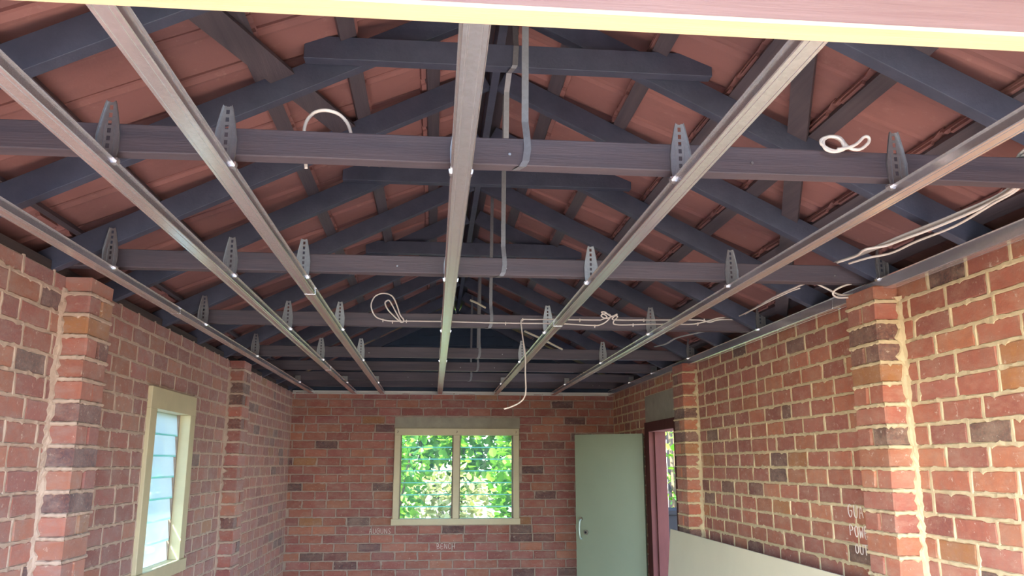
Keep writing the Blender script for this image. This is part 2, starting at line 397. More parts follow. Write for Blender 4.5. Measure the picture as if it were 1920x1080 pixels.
# brick piers: one whole brick, then two halves, course by course
def rounded_brick(i, sx, sy):
    r = random.Random(400 + i); mb = MB(); vs = []
    e = .006
    for z, ins in ((-.038, e), (-.033, 0), (.033, 0), (.038, e)):
        w, d = sx / 2 - ins, sy / 2 - ins
        for x, y in ((-w + e, -d), (w - e, -d), (w, -d + e), (w, d - e), (w - e, d), (-w + e, d), (-w, d - e), (-w, -d + e)):
            vs.append((x + r.uniform(-.0018, .0018), y + r.uniform(-.0018, .0018), z + r.uniform(-.0016, .0016)))
    fs = [tuple(range(8))[::-1], tuple(range(24, 32))]
    for k in range(3):
        fs += [(k * 8 + j, k * 8 + (j + 1) % 8, (k + 1) * 8 + (j + 1) % 8, (k + 1) * 8 + j) for j in range(8)]
    return mb.add(vs, fs)
PM = {}
def pier(name, label, side, y0, y1, key, mk):
    X0 = XL if side < 0 else XR; dx = .112; W = y1 - y0
    xa, xb = (X0 - .004, X0 + dx - .010) if side < 0 else (X0 - dx + .010, X0 + .004)
    core = MB().box(xa, xb, y0 + .012, y1 - .012, 0, ZT - .002).build(name, M[mk]); tag(core, label, 'pier', kind='structure')
    cx = X0 + (dx / 2 if side < 0 else -dx / 2)
    for c in range(28):
        zc = Z0 + (c + .5) * COURSE
        if zc < .03: continue
        top = min(zc + .038, ZT); szz = (top - (zc - .038)) / .076
        if szz < .3: continue
        zc = (top + zc - .038) / 2
        parts = [(W / 2, W - .004)] if c % 2 else [(W / 4 - .003, W / 2 - .011), (3 * W / 4 + .003, W / 2 - .011)]
        for yc, ly in parts:
            kk = (c % 4, round(ly, 3), key)
            if kk not in PM: PM[kk] = rounded_brick(c % 4 + int(ly * 100), dx - .002, ly).mesh('brick', M[key])
            o = link('brick', PM[kk], core); o.location = (cx + random.uniform(-.003, .003) , y0 + yc, zc); o.scale = (1, 1, szz)
            o['tint'] = tint(.25, key)
    # untidy mortar: bed joints squeezed out round the pier and the thick fillet in the near corner
    b = MB(); s = -side
    fx = X0 + s * dx
    def strip(pts_fn, n, wlo, whi, up, out):
        base = len(b.v)
        for i in range(n + 1):
            c = Vector(pts_fn(i / n)); k1 = random.uniform(wlo, whi); k2 = random.uniform(wlo, whi) * (1 if random.random() > .12 else 1.7); h = random.uniform(.002, .0055)
            for q, hh in ((-k2, -.003), (-k2 * .5, h), (k1 * .5, h), (k1, -.003)): b.v.append(tuple(c + Vector(up) * q + Vector(out) * hh))
        for i in range(n):
            for j in range(3): b.f.append((base + i * 4 + j, base + (i + 1) * 4 + j, base + (i + 1) * 4 + j + 1, base + i * 4 + j + 1))
    for c in range(1, 28):
        z = Z0 + c * COURSE
        if z > ZT - .02: continue
        strip(lambda t: (fx, y0 - .001 + t * (W + .002), z), 16, .005, .0100, (0, 0, 1), (s, 0, 0))
        strip(lambda t: (X0 + s * t * (dx + .003), y0, z), 10, .006, .0110, (0, 0, 1), (0, -1, 0))
    nn = 120; base = len(b.v)
    for i in range(nn + 1):
        z = i / nn * (ZT - .05); w1 = random.uniform(.018, .042); w2 = random.uniform(.010, .028) * (1 if random.random() > .1 else 1.7)
        for x, y in ((-.002, y0 - w1), (.007, y0 - w1 * .8), (.011 + random.uniform(0, .004), y0 - .012), (w2 * .8, y0 - .007), (w2, y0 + .002)): b.v.append((X0 + s * x, y, z))
    for i in range(nn):
        for j in range(4): b.f.append((base + i * 5 + j, base + (i + 1) * 5 + j, base + (i + 1) * 5 + j + 1, base + i * 5 + j + 1))
    tag(b.build('mortar_joint', M[mk], core), kind='stuff')
    return core
pier('wall_pier_1', 'brick pier on left wall nearest the camera', -1, 3.35, 3.585, 'brickL', 'mortarL')
pier('wall_pier_2', 'brick pier on left wall beyond the narrow window', -1, 6.08, 6.315, 'brickL', 'mortarL')
pier('wall_pier_3', 'brick pier on right wall beside the chalk writing', 1, 3.195, 3.44, 'brickR', 'mortarR')
pier('wall_pier_4', 'brick pier on right wall beside the doorway', 1, 5.91, 6.175, 'brickR', 'mortarR')

# floor, driveway, garden
tag(MB().box(XL - .11, XR + .11, .2, YB + .11, -.1, 0).build('floor', M['floor']), 'bare concrete floor of the garage', 'floor', kind='structure')
tag(MB().box(-4.5, 5.0, -14, .2, -.12, -.015).build('driveway', M['drive']), 'grey asphalt driveway before the opening', 'driveway', kind='structure')
tag(MB().box(-40, 40, -40, 60, -.2, -.13).build('garden_ground', M['ground']), 'garden ground round the garage', 'ground', kind='structure')

tag(MB().box(2.08, 13.0, 1.0, 9.6, -.13, -.03).build('bounce_paving', M['path']), 'added pale paving outside the doorway, bouncing sunlight in', 'path', kind='structure')  # unseen paving, widened and whitened to bounce light through the doorway
# wall plates, fascia, gable ends
tag(MB().box(XL - .105, XL - .005, YF, YB, ZT, 2.433).build('trim_1', M['plate']), 'dark timber plate on top of left wall', 'wall plate', kind='structure')
tag(MB().box(XR + .005, XR + .105, YF, YB, ZT, 2.433).build('trim_2', M['plate']), 'dark timber plate on top of right wall', 'wall plate', kind='structure')
g = MB().prism([(XL - .1, ZT), (XR + .1, ZT), (XR + .1, 2.44), (XC, CZ + 1.66), (XL - .1, 2.44)], 1, YB + .03, YB + .09).build('wall_gable', M['shade_board'])
tag(g, 'boarded gable above the end wall, coloured in shade navy', 'wall', kind='structure')
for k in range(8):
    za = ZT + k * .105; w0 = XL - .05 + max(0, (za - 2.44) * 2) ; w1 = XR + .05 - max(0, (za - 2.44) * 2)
    if w1 - w0 > .3: MB().prism([(YB + .034, za), (YB + .028, za), (YB + .012, za + .004), (YB + .030, za + .112), (YB + .034, za + .112)], 0, w0 + .2, w1 - .2).build('weatherboard', M['shade_board'], g)
for sd_, x in ((-1, XL - .34), (1, XR + .34)):
    f = MB().box(min(x, x + sd_ * .02), max(x, x + sd_ * .02), -.5, YB + .3, 2.17, 2.36)
    f.box(min(x, x - sd_ * .24), max(x, x - sd_ * .24), -.5, YB + .3, 2.17, 2.182)
    tag(f.build('trim_3' if sd_ < 0 else 'trim_4', M['fascia']), 'eaves board outside the %s wall' % ('left' if sd_ < 0 else 'right'), 'eaves board', kind='structure')

# ------------------------------------------------------------------ roof frame
SL = .5; AP = CZ + 1.615                       # underside of the rafters at the ridge
sn, cs = math.sin(math.atan(SL)), math.cos(math.atan(SL))
RAFT = [-.45, .16, .72, 1.37, 2.03, 2.68, 3.285, 3.90, 4.62, 5.30, 5.97, 6.63, 7.30, 7.96, 8.62]   # far faces
TH = .045; DEP = .09
frame = empty('roof_frame'); tag(frame, 'dark timber roof frame of rafters and collar ties', 'roof frame', kind='structure')
for y in RAFT:
    for s in (-1, 1):
        x_end = (XL - .36) if s < 0 else (XR + .36)
        p = Vector((XC + s * .017, y - TH / 2, AP - .017 * SL)); q = Vector((x_end, y - TH / 2, AP - abs(x_end - XC) * SL))
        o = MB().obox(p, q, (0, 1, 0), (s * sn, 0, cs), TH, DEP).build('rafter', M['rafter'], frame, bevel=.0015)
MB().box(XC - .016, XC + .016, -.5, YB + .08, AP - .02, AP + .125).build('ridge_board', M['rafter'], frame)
for y in (2.68, 3.90, 5.30):
    yy = y - TH - .047
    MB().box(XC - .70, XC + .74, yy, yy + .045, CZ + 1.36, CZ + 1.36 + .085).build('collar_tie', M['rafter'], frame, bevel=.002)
# diagonal wind braces let in under the battens
def roofpt(x, y, h): return Vector((x, y, AP + h / cs - SL * abs(x - XC)))
for s, (x0, y0), (x1, y1), w in ((-1, (-.80, 1.6), (-.22, 3.95), .085), (1, (.93, 1.7), (1.95, 4.35), .07)):
    p, q = roofpt(x0, y0, DEP - .024), roofpt(x1, y1, DEP - .024); nrm = Vector((s * sn, 0, cs))
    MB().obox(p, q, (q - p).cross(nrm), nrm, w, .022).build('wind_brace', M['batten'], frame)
BOFF = [.26 + .29 * k for k in range(-1, 7)]
for s in (-1, 1):
    for off in BOFF:
        if off < .05: off = .045
        x = XC + s * off
        p, q = roofpt(x, -.5, DEP), roofpt(x, YB + .12, DEP)
        wid = .058
        if s < 0 and off > 1: wid = .02; p, q = roofpt(x + .06, -.5, DEP), roofpt(x + .06, YB + .12, DEP)
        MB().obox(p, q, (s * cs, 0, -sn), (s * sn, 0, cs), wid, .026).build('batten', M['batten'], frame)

# terracotta roof tiles: pans with a side roll, a head lug and a lower lip, each course lapping the one below
def tile_mesh():
    W, Lg, t = .262, .372, .013
    xs = [(-.131, .012), (-.118, .020), (-.104, .012), (-.09, 0), (-.03, 0), (.03, 0), (.09, 0), (.104, -.003), (.118, .008), (.131, .008)]
    mb = MB(); vs = []; n = len(xs)
    for v, dz in ((0, 0), (Lg * .12, .0), (Lg * .9, .0), (Lg, -.006)):
        for u, z in xs: vs.append((v, u, z + dz))
    for v, dz in ((0, 0), (Lg * .12, 0), (Lg * .9, 0), (Lg, 0)):
        for u, z in xs: vs.append((v, u, z + t + dz))
    fs = []
    for a in range(3):
        for b in range(n - 1):
            fs.append((a * n + b, a * n + b + 1, (a + 1) * n + b + 1, (a + 1) * n + b)); o = 4 * n
            fs.append((o + a * n + b, o + (a + 1) * n + b, o + (a + 1) * n + b + 1, o + a * n + b + 1))
    for b in range(n - 1):
        fs.append((b, 4 * n + b, 4 * n + b + 1, b + 1)); fs.append((3 * n + b, 3 * n + b + 1, 7 * n + b + 1, 7 * n + b))
    for a in range(3):
        fs.append((a * n, (a + 1) * n, 4 * n + (a + 1) * n, 4 * n + a * n)); fs.append((a * n + n - 1, 4 * n + a * n + n - 1, 4 * n + (a + 1) * n + n - 1, (a + 1) * n + n - 1))
    mb.add(vs, fs)
    mb.box(.004, .02, -.07, .07, -.014, .002)                   # head lug behind the batten
    mb.box(Lg - .02, Lg, -.10, .10, -.016, .0)                  # lower lip
    return mb.mesh('roof_tile', M['tile'])
TM = tile_mesh()
for s in (-1, 1):
    roof = empty('roof_left' if s < 0 else 'roof_right', (XC, .6, AP)); roof_inv = Matrix.Translation((-XC, -.6, -AP))
    tag(roof, 'terracotta tiled roof slope over the %s wall' % ('left' if s < 0 else 'right'), 'roof', kind='structure')
    # local axes: x down the slope, y along the eaves, z out of the roof
    ax = Vector((s * cs, 0, -sn)); az = Vector((s * sn, 0, cs)); ay = az.cross(ax)
    for ci, off in enumerate(BOFF):
        if off < 0: off = .0
        x = XC + s * off
        for k in range(39):
            y = -.37 + k * .2445 + (.12 if ci % 2 else 0)
            if y > YB + .35: continue
            o = link('roof_tile', TM, roof)
            org = roofpt(x - s * .028, y, DEP + .026 + .001)
            R = Matrix((tuple(ax), tuple(ay), tuple(az))).transposed().to_4x4()
            tilt = Matrix.Rotation(math.radians(-4.2 + random.uniform(-.5, .5)), 4, 'Y'); tw = Matrix.Rotation(math.radians(random.uniform(-.8, .8)), 4, 'Z')
            o.matrix_parent_inverse = Matrix.Identity(4)
            o.matrix_local = roof_inv @ Matrix.Translation(org + az * random.uniform(-.001, .002)) @ R @ tw @ tilt
cap = empty('roof_ridge', (XC, .6, AP + .2)); tag(cap, 'terracotta capping along the roof ridge', 'ridge capping', kind='structure')
cm = MB()
pr = [(-.15, -.075), (-.09, -.02), (0, .01), (.09, -.02), (.15, -.075), (.14, -.088), (.085, -.035), (0, -.006), (-.085, -.035), (-.14, -.088)]
CM = cm.prism(pr, 1, 0, .43).mesh('ridge_cap', M['tile'])
for k in range(24):
    o = link('ridge_cap', CM, cap); o.location = (0, -1.15 + k * .41, -.005)
# timber barge boards along the unseen front verge, set forward to shade the beam
for s in (-1, 1):
    p = Vector((XC, -.53, AP + .02)); q = Vector((XC + s * 2.15, -.53, AP + .02 - 2.15 * SL))
    MB().obox(p, q, (0, 1, 0), (s * sn, 0, cs), .03, .13).build('barge_board', M['fascia'], frame)

# ------------------------------------------------------------------ ceiling joists
JY = [2.04, 3.335, 4.68, 6.09, 6.97, 7.81, 8.50]
ceil = empty('ceiling', (0, JY[0], 2.435)); tag(ceil, 'dark stained ceiling joists crossing from wall to wall', 'ceiling', kind='structure')
JZ0, JZ1, JD = CZ + .785, CZ + .862, .05
for i, y in enumerate(JY):
    jb = MB(); n = 14; x0, x1 = XL - .10, XR + .10
    # slightly wavy sawn timber
    vs = []
    for k in range(n + 1):
        x = x0 + (x1 - x0) * k / n; w = [random.uniform(-.002, .002) for _ in range(4)]
        for q, (yy, zz) in enumerate(((y, JZ0), (y + JD, JZ0), (y + JD, JZ1), (y, JZ1))): vs.append((x, yy + w[q], zz + w[(q + 1) % 4]))
    fs = [(0, 1, 2, 3), tuple(4 * n + q for q in (3, 2, 1, 0))]
    for k in range(n): fs += [(4 * k + q, 4 * (k + 1) + q, 4 * (k + 1) + (q + 1) % 4, 4 * k + (q + 1) % 4) for q in range(4)]
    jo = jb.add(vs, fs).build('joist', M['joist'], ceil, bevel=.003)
    jo.matrix_parent_inverse = ceil.matrix_world.inverted(); jo.matrix_parent_inverse = Matrix.Translation((0, -JY[0], -2.435))
    # nail heads
    for k in range(3):
        x = random.uniform(XL + .2, XR - .2); nb = MB().tube([(x, y - .004, JZ0 + .03), (x, y + .003, JZ0 + .03)], .004, 7)
        no = nb.build('nail_head', M['clip'], jo)

# ------------------------------------------------------------------ opening beam
beam = empty('opening_beam', (XC, 1.16, 2.35)); tag(beam, 'pink brown painted beam with raw pine edge over the opening', 'beam')
bi = Matrix.Translation((-XC, -1.16, -2.35))
def under(o, root_inv): o.matrix_parent_inverse = root_inv; return o
under(MB().box(XL - .1, XR + .1, 1.138, 1.176, 2.352, 2.60).build('painted_face', M['lintel_face'], beam), bi)
under(MB().box(XL - .1, XR + .1, 1.136, 1.183, 2.345, 2.3525).build('raw_edge', M['lintel_raw'], beam), bi)

# ------------------------------------------------------------------ furring channels
HB = CZ + .731
prof = [(-.0285, .0275), (-.0262, .0285), (-.0222, .0268), (-.0240, .0020), (-.0222, 0), (-.0150, 0), (-.014, .0011), (-.012, .0011), (-.011, 0), (.011, 0), (.012, .0011), (.014, .0011), (.0150, 0), (.0222, 0), (.0240, .0020), (.0222, .0268), (.0262, .0285), (.0285, .0275)]
def channel_mb(y0, y1, k=1.0, dz=0, kz=1.0):
    mb = MB(); n = len(prof); vs = []
    for y in (y0, y1):
        for u, v in prof: vs.append((u * k, y, v * kz + dz))
        for u, v in prof: vs.append((u * k * .955, y, v * kz + dz + .0012))
    fs = []
    for i in range(n - 1):
        fs.append((i, i + 1, 2 * n + i + 1, 2 * n + i)); fs.append((n + i, 3 * n + i, 3 * n + i + 1, n + i + 1))
        fs.append((i, n + i, n + i + 1, i + 1)); fs.append((2 * n + i, 2 * n + i + 1, 3 * n + i + 1, 3 * n + i))
    fs += [(0, 2 * n, 3 * n, n), (n - 1, 2 * n - 1, 4 * n - 1, 3 * n - 1)]
    return mb.add(vs, fs)
CX = [-1.292, -.850, -.556, .058, .660, 1.284, 1.922]
ORD = ['leftmost', 'second from left', 'third from left', 'middle', 'third from right', 'second from right', 'rightmost']
CLAB = ['galvanised steel ceiling channel running along the left brick wall, leftmost of seven',
        'galvanised steel ceiling channel, second from left',
        'galvanised steel ceiling channel, third from left, close beside the second',
        'galvanised steel ceiling channel in the middle, pointing at the end window',
        'galvanised steel ceiling channel, third from right, behind the hanging white cable end',
        'galvanised steel ceiling channel, second from right, with warm lit underside',
        'galvanised steel ceiling channel hard against the right brick wall, rightmost of seven']
SPL = [4.16, 6.6, 3.62, None, 4.35, None, 3.72]
for i, x in enumerate(CX):
    e = empty('furring_channel', (x, 1.20, HB)); tag(e, CLAB[i], 'channel', 'steel ceiling channels')
    sp = SPL[i]; yend = 8.775; kz = 1.8 if i == 6 else 1.0
    if sp:
        channel_mb(-.01, sp - 1.2, kz=kz).build('channel_length', M['steel'], e)
        channel_mb(sp - 1.2 + .004, yend - 1.2, kz=kz).build('channel_length', M['steel'], e)
        channel_mb(sp - 1.2 - .07, sp - 1.2 + .05, 1.06, -.0016, kz).build('splice_joiner', M['steel'], e)
    else:
        channel_mb(-.01, yend - 1.2).build('channel_length', M['steel'], e)
# perimeter angle on the end wall
pa = MB().prism([(YB - .003, HB - .002), (YB - .034, HB - .002), (YB - .034, HB + .002), (YB - .007, HB + .002), (YB - .007, HB + .036), (YB - .003, HB + .036)], 0, XL + .006, XR - .006).build('trim_5', M['white_trim'])
tag(pa, 'white steel angle along the top of the end wall', 'wall angle', kind='structure')

# ------------------------------------------------------------------ hanger clips
def clip_parts():
    """tapered slotted plate standing on the channel (local z=0 at channel top lips)"""
    H = .165
    zl = [0, .03, .07, .115, .155, H]; hw = [.022, .0275, .0285, .0215, .0135, .0105]
    pl = MB(); t = .0014
    def P(x, z, y): return (x, y, z)
    for s in (-1, 1):                     # side strips
        vs = [P(s * w, z, 0) for z, w in zip(zl, hw)] + [P(s * .0045, z, 0) for z in zl]; n = len(zl)
        vs += [(a, t, c) for a, b, c in vs]
        fs = []
        for k in range(n - 1):
            fs += [(k, k + 1, n + k + 1, n + k), (2 * n + k, 3 * n + k, 3 * n + k + 1, 2 * n + k + 1), (k, 2 * n + k, 2 * n + k + 1, k + 1), (n + k, n + k + 1, 3 * n + k + 1, 3 * n + k)]
        fs += [(0, n, 3 * n, 2 * n), (n - 1, 3 * n - 1, 4 * n - 1, 2 * n - 1)]
        pl.add(vs, fs)
    for k in range(8):                    # bridges between the slots
        z = .006 + k * .0212; pl.box(-.0045, .0045, 0, t, z, z + (.0085 if k else .022))
    fl = MB()                             # folded edges
    for s in (-1, 1):
        for k in range(len(zl) - 1):
            fl.obox((s * hw[k], -.0035, zl[k]), (s * hw[k + 1], -.0035, zl[k + 1]), (0, 1, 0), (s, 0, 0), .007, .0013)
        fl.box(s * .013 - .0012, s * .013 + .0012, -.0022, 0, .012, .10)
    out = [('plate', pl.mesh('plate', M['clip'])), ('edge_fold', fl.mesh('edge_fold', M['clip']))]
    for s in (-1, 1):                     # jaws gripping the channel lips
        a, b, c = sorted((s * .0215, s * .0295, s * .0325))
        x0, x1 = (.0215, .0295) if s > 0 else (-.0295, -.0215)
        jw = MB().prism([(x0, -.006), (x1, -.006), (x1 + .003 * (s > 0), .002), (x1 + .003 * (s > 0), .0075), (x0 - .003 * (s < 0), .0075), (x0 - .003 * (s < 0), .002)], 1, -.009, .011)
        out.append(('jaw', jw.mesh('jaw', M['steel'])))
    return out
CP = clip_parts()
def short_parts():
    pl = MB().box(-.024, .024, 0, .0014, 0, .062); fl = MB()
    for s in (-1, 1): fl.box(s * .024 - .0007, s * .024 + .0007, -.016, .001, 0, .062); fl.box(s * .009 - .0015, s * .009 + .0015, -.003, 0, .004, .058)
    pl.box(-.024, .024, -.016, 0, .0606, .062)
    return [('plate', pl.mesh('plate', M['clip'])), ('edge_fold', fl.mesh('edge_fold', M['clip']))] + CP[2:]
SP = short_parts()
JN = ['nearest joist', 'second joist', 'cable-carrying third joist', 'fourth joist', 'fifth joist', 'sixth joist']
CN = ['the leftmost channel', 'the second channel from left', 'the third channel from left', 'the middle channel', 'the third channel from right', 'the second channel from right', 'the rightmost channel']
def clip(ci, ji, short=False):
    yc = [2.03, 3.285, 4.62, 5.97][ji] - TH - .003 if ci in (0, 6) and ji < 4 else JY[ji] - .0022
    e = empty('hanger_clip', (CX[ci], yc, HB + (.048 if ci == 6 else .026)))
    tag(e, ('short ' if short else 'tapered ') + 'steel clip fixing %s to the %s' % (CN[ci], JN[ji]), 'clip', 'short hanger clips' if short else 'tapered hanger clips')
    for nm, me in (SP if short else CP): link(nm, me, e)
for ji in range(4):
    for ci in range(7):
        if ji == 0 and ci in (0, 6): continue
        clip(ci, ji)
for ci in (0, 1, 2, 4, 5, 6): clip(ci, 5, True)
clip(6, 4, True)

# ------------------------------------------------------------------ hanging straps
def strap(label, pts, w=.019):
    mb = MB(); pts = [Vector(p) for p in pts]; t = .0012; vs = []
    for i, p in enumerate(pts):
        d = (pts[min(i + 1, len(pts) - 1)] - pts[max(i - 1, 0)]).normalized(); sd2 = Vector((1, 0, 0)); nn = d.cross(sd2).normalized()
        for a in (-w / 2, w / 2):
            for b in (0, t): vs.append(p + sd2 * a + nn * b)
    fs = [(0, 1, 3, 2), tuple(4 * (len(pts) - 1) + k for k in (2, 3, 1, 0))]
    for i in range(len(pts) - 1):
        for a, b in ((0, 1), (1, 3), (3, 2), (2, 0)): fs.append((4 * i + a, 4 * i + b, 4 * (i + 1) + b, 4 * (i + 1) + a))
    mb.add(vs, fs); o = mb.build('hoop_iron_strap', M['strap']); tag(o, label, 'strap', 'straps hanging from the ridge'); return o
for ji, x in ((0, .235), (1, .285), (2, .325), (3, .335), (4, .37), (5, .35)):
    y = JY[ji] - .003
    strap('flat steel strap hung from ridge, wrapped round the %s' % JN[ji],
          [(x + .004, y + .03, AP + .02), (x + .002, y + .02, AP - .05), (x - .004, y + .006, JZ1 + .05), (x, y, JZ1 + .004), (x + .002, y - .001, JZ1 - .03), (x - .003, y - .001, JZ0 + .012), (x - .012, y + .001, JZ0 - .003), (x - .028, y + .028, JZ0 - .004)])
o = strap('flat steel strap wrapped round the nearest collar tie', [(.262, 2.65, AP - .02), (.262, 2.592, CZ + 1.45), (.262, 2.584, CZ + 1.44), (.258, 2.584, CZ + 1.365), (.252, 2.588, CZ + 1.356), (.24, 2.62, CZ + 1.353), (.235, 2.66, CZ + 1.30), (.24, 2.75, CZ + 1.05)])

# ------------------------------------------------------------------ white cables
def cable(label, pts, r=.0042, flat=1.0, name='cable', mat='cable', cat='cable', k=7, fd=None):
    o = MB().tube(spline(pts, k), r, 8, flat, fd).build(name, M[mat], None, True); tag(o, label, cat); return o
y3 = JY[2] - .008
P3 = lambda x, y, d=0: at(x, y, y3 - d)
lower = [P3(752, 603, .02), P3(745, 590, .03), P3(733, 568, .03), P3(728, 563, .03), P3(722, 568, .03), P3(727, 580, .03), P3(738, 592, .02), P3(752, 604, .012), P3(757, 600, .010), P3(750, 590, .02), P3(744, 572, .03), P3(735, 555, .035), P3(718, 550, .035), P3(703, 556, .035), P3(696, 570, .03), P3(698, 583, .02), P3(705, 594, .008), P3(717, 599), P3(735, 602), P3(780, 602), P3(840, 603), P3(910, 605), P3(975, 606), P3(1050, 607), P3(1110, 610), P3(1125, 609), P3(1138, 602, .01), P3(1145, 592, .015), P3(1135, 588, .02), P3(1127, 592, .015), P3(1137, 597, .012), P3(1152, 592, .015), P3(1158, 594, .012), P3(1150, 604, .01), P3(1160, 609), P3(1220, 608), P3(1290, 608), P3(1310, 606), P3(1330, 601), P3(1350, 596), P3(1380, 594)]
ca = cable('white cable looped at its left end and clipped along the third joist', lower + [athz(1404, 584, .815), athz(1440, 566, .81), athz(1480, 547, .81), athz(1500, 540, .81)], .0042)
upper = [P3(945, 767, .22), P3(958, 763, .22), P3(974, 755, .20), P3(983, 745, .19), P3(986, 730, .18), P3(985, 700, .15), P3(985, 670, .11), P3(981, 640, .06), P3(978, 615, .02), P3(977, 603, .008), P3(981, 599), P3(1000, 599), P3(1050, 599), P3(1118, 600), P3(1128, 599, .006), P3(1138, 594, .02), P3(1128, 586, .024), P3(1134, 585, .024), P3(1146, 593, .024), P3(1157, 589, .024), P3(1148, 598, .014), P3(1165, 600), P3(1240, 600), P3(1310, 600), P3(1330, 604), P3(1345, 600), P3(1365, 599), P3(1410, 600), P3(1418, 598, .01), P3(1412, 594, .02), P3(1399, 590, .03), P3(1400, 584, .03), P3(1410, 583, .03)]
cable('white cable along the third joist with one end hanging down before the end wall', upper)
# cable saddles on the joist
for k, (px, py) in enumerate(((718, 600), (736, 603), (762, 602), (948, 606), (980, 599), (1087, 600), (1115, 611), (1187, 609), (1207, 600), (1320, 600), (1308, 607))):
    p = P3(px, py); b = MB().box(p.x - .003, p.x + .003, p.y - .007, p.y + .010, p.z - .0065, p.z + .0065)
    b.tube([(p.x, p.y - .006, p.z - .009), (p.x, p.y + .009, p.z - .009)], .003, 6)
    o = b.build('cable_clip', M['cable'], ca)
# flat cables running back over the joists beside the right wall
cable('white cable loop at the right wall channel between second and third joists', [at(1395, 590, 4.62), athz(1440, 563, .808), athz(1482, 543, .80), at(1515, 530, 3.42), at(1528, 531, 3.40), at(1550, 541, 3.40), at(1570, 551, 3.42), at(1585, 553, 3.45), at(1600, 552, 3.44)], .0045)
cable('short white cable tail curled beside the right wall channel', [at(1596, 532, 3.36), at(1582, 536, 3.36), at(1566, 544, 3.37), at(1562, 552, 3.38), at(1572, 558, 3.39), at(1590, 558, 3.40)], .0042)
cable('grey flat sheath lying along the joists beside the right wall', [athz(1573, 491, .822), athz(1620, 474, .822), athz(1700, 440, .824), athz(1800, 400, .828), athz(1905, 350, .835), Vector((1.70, 2.06, CZ + .872)), Vector((1.72, 1.9, CZ + .872))], .030, .12, 'flat_sheath', 'conduit', 'sheath', 6, (1, 0, .15))
cable('white cable above the grey sheath near the right wall', [athz(1570, 492, .812), athz(1605, 480, .810), athz(1622, 468, .808), athz(1660, 461, .808), athz(1690, 450, .810), athz(1760, 424, .812), athz(1850, 384, .815), athz(1912, 342, .825), Vector((1.68, 2.06, CZ + .880)), Vector((1.70, 1.9, CZ + .882))], .0052)
cable('lower white cable beside the grey sheath near the right wall', [athz(1592, 494, .806), athz(1630, 483, .800), athz(1672, 474, .798), athz(1720, 452, .800), athz(1790, 424, .803), athz(1860, 383, .808), athz(1914, 349, .82), Vector((1.735, 2.06, CZ + .880)), Vector((1.75, 1.9, CZ + .882))], .0045)
cable('grey cable tail lying past the third joist near the right wall', [athz(1228, 650, .84), athz(1248, 645, .835), athz(1268, 634, .84), athz(1300, 626, .845), athz(1328, 620, .85)], .010, .45, 'flat_sheath', 'conduit', 'cable', 6, (1, 0, 0))
# loop hanging over the nearest joist
y1 = JY[0]
cable('white cable hoop looped over the nearest joist, left of the middle channel', [at(574, 316, y1 + .085), at(573, 303, y1 + .085), at(570, 270, y1 + .08), at(571, 240, y1 + .07), at(578, 222, y1 + .05), at(592, 210, y1 + .03), at(612, 207, y1 + .02), at(635, 214, y1 + .03), at(650, 229, y1 + .05), at(657, 246, y1 + .07), at(658, 262, y1 + .085), at(656, 275, y1 + .10)], .0048)
cp = []
for t in range(39):
    a = t / 40 * 2 * math.pi * 3.0; k = .85 + .18 * math.sin(t * .9)
    cp.append(at(1562 + 27 * k * math.cos(a), 270 + 14 * k * math.sin(a), y1 - .02 - .012 * math.sin(a * .5 + 1)))
cp += [at(1592, 277, y1 - .03), at(1612, 280, y1 - .03), at(1628, 268, y1 - .03), at(1629, 258, y1 - .03), at(1620, 257, y1 - .03), at(1606, 270, y1 - .035), at(1590, 277, y1 - .035), at(1570, 280, y1 - .035)]
cable('small tied coil of white cable on the nearest joist, right side', cp, .0046, 1, 'cable_coil', 'cable', 'cable coil', 4)
# two pale sticks standing in for sunlit brace edges in the roof
def stick(label, a, b, r):
    o = MB().tube([a, (a + b) / 2 + Vector((0, 0, .004)), b], r, 6).build('sunlit_edge', M['frame_side']); tag(o, label, 'stick')
stick('sunlit brace edge built as a thin pale stick below the third joist, right of the middle channel', at(984, 621, 5.45), at(1054, 655, 5.75), .0075)
stick('sunlit brace edge built as a thin pale stick above the third joist beside the straps', at(882, 563, 5.0), at(910, 577, 5.1), .007)

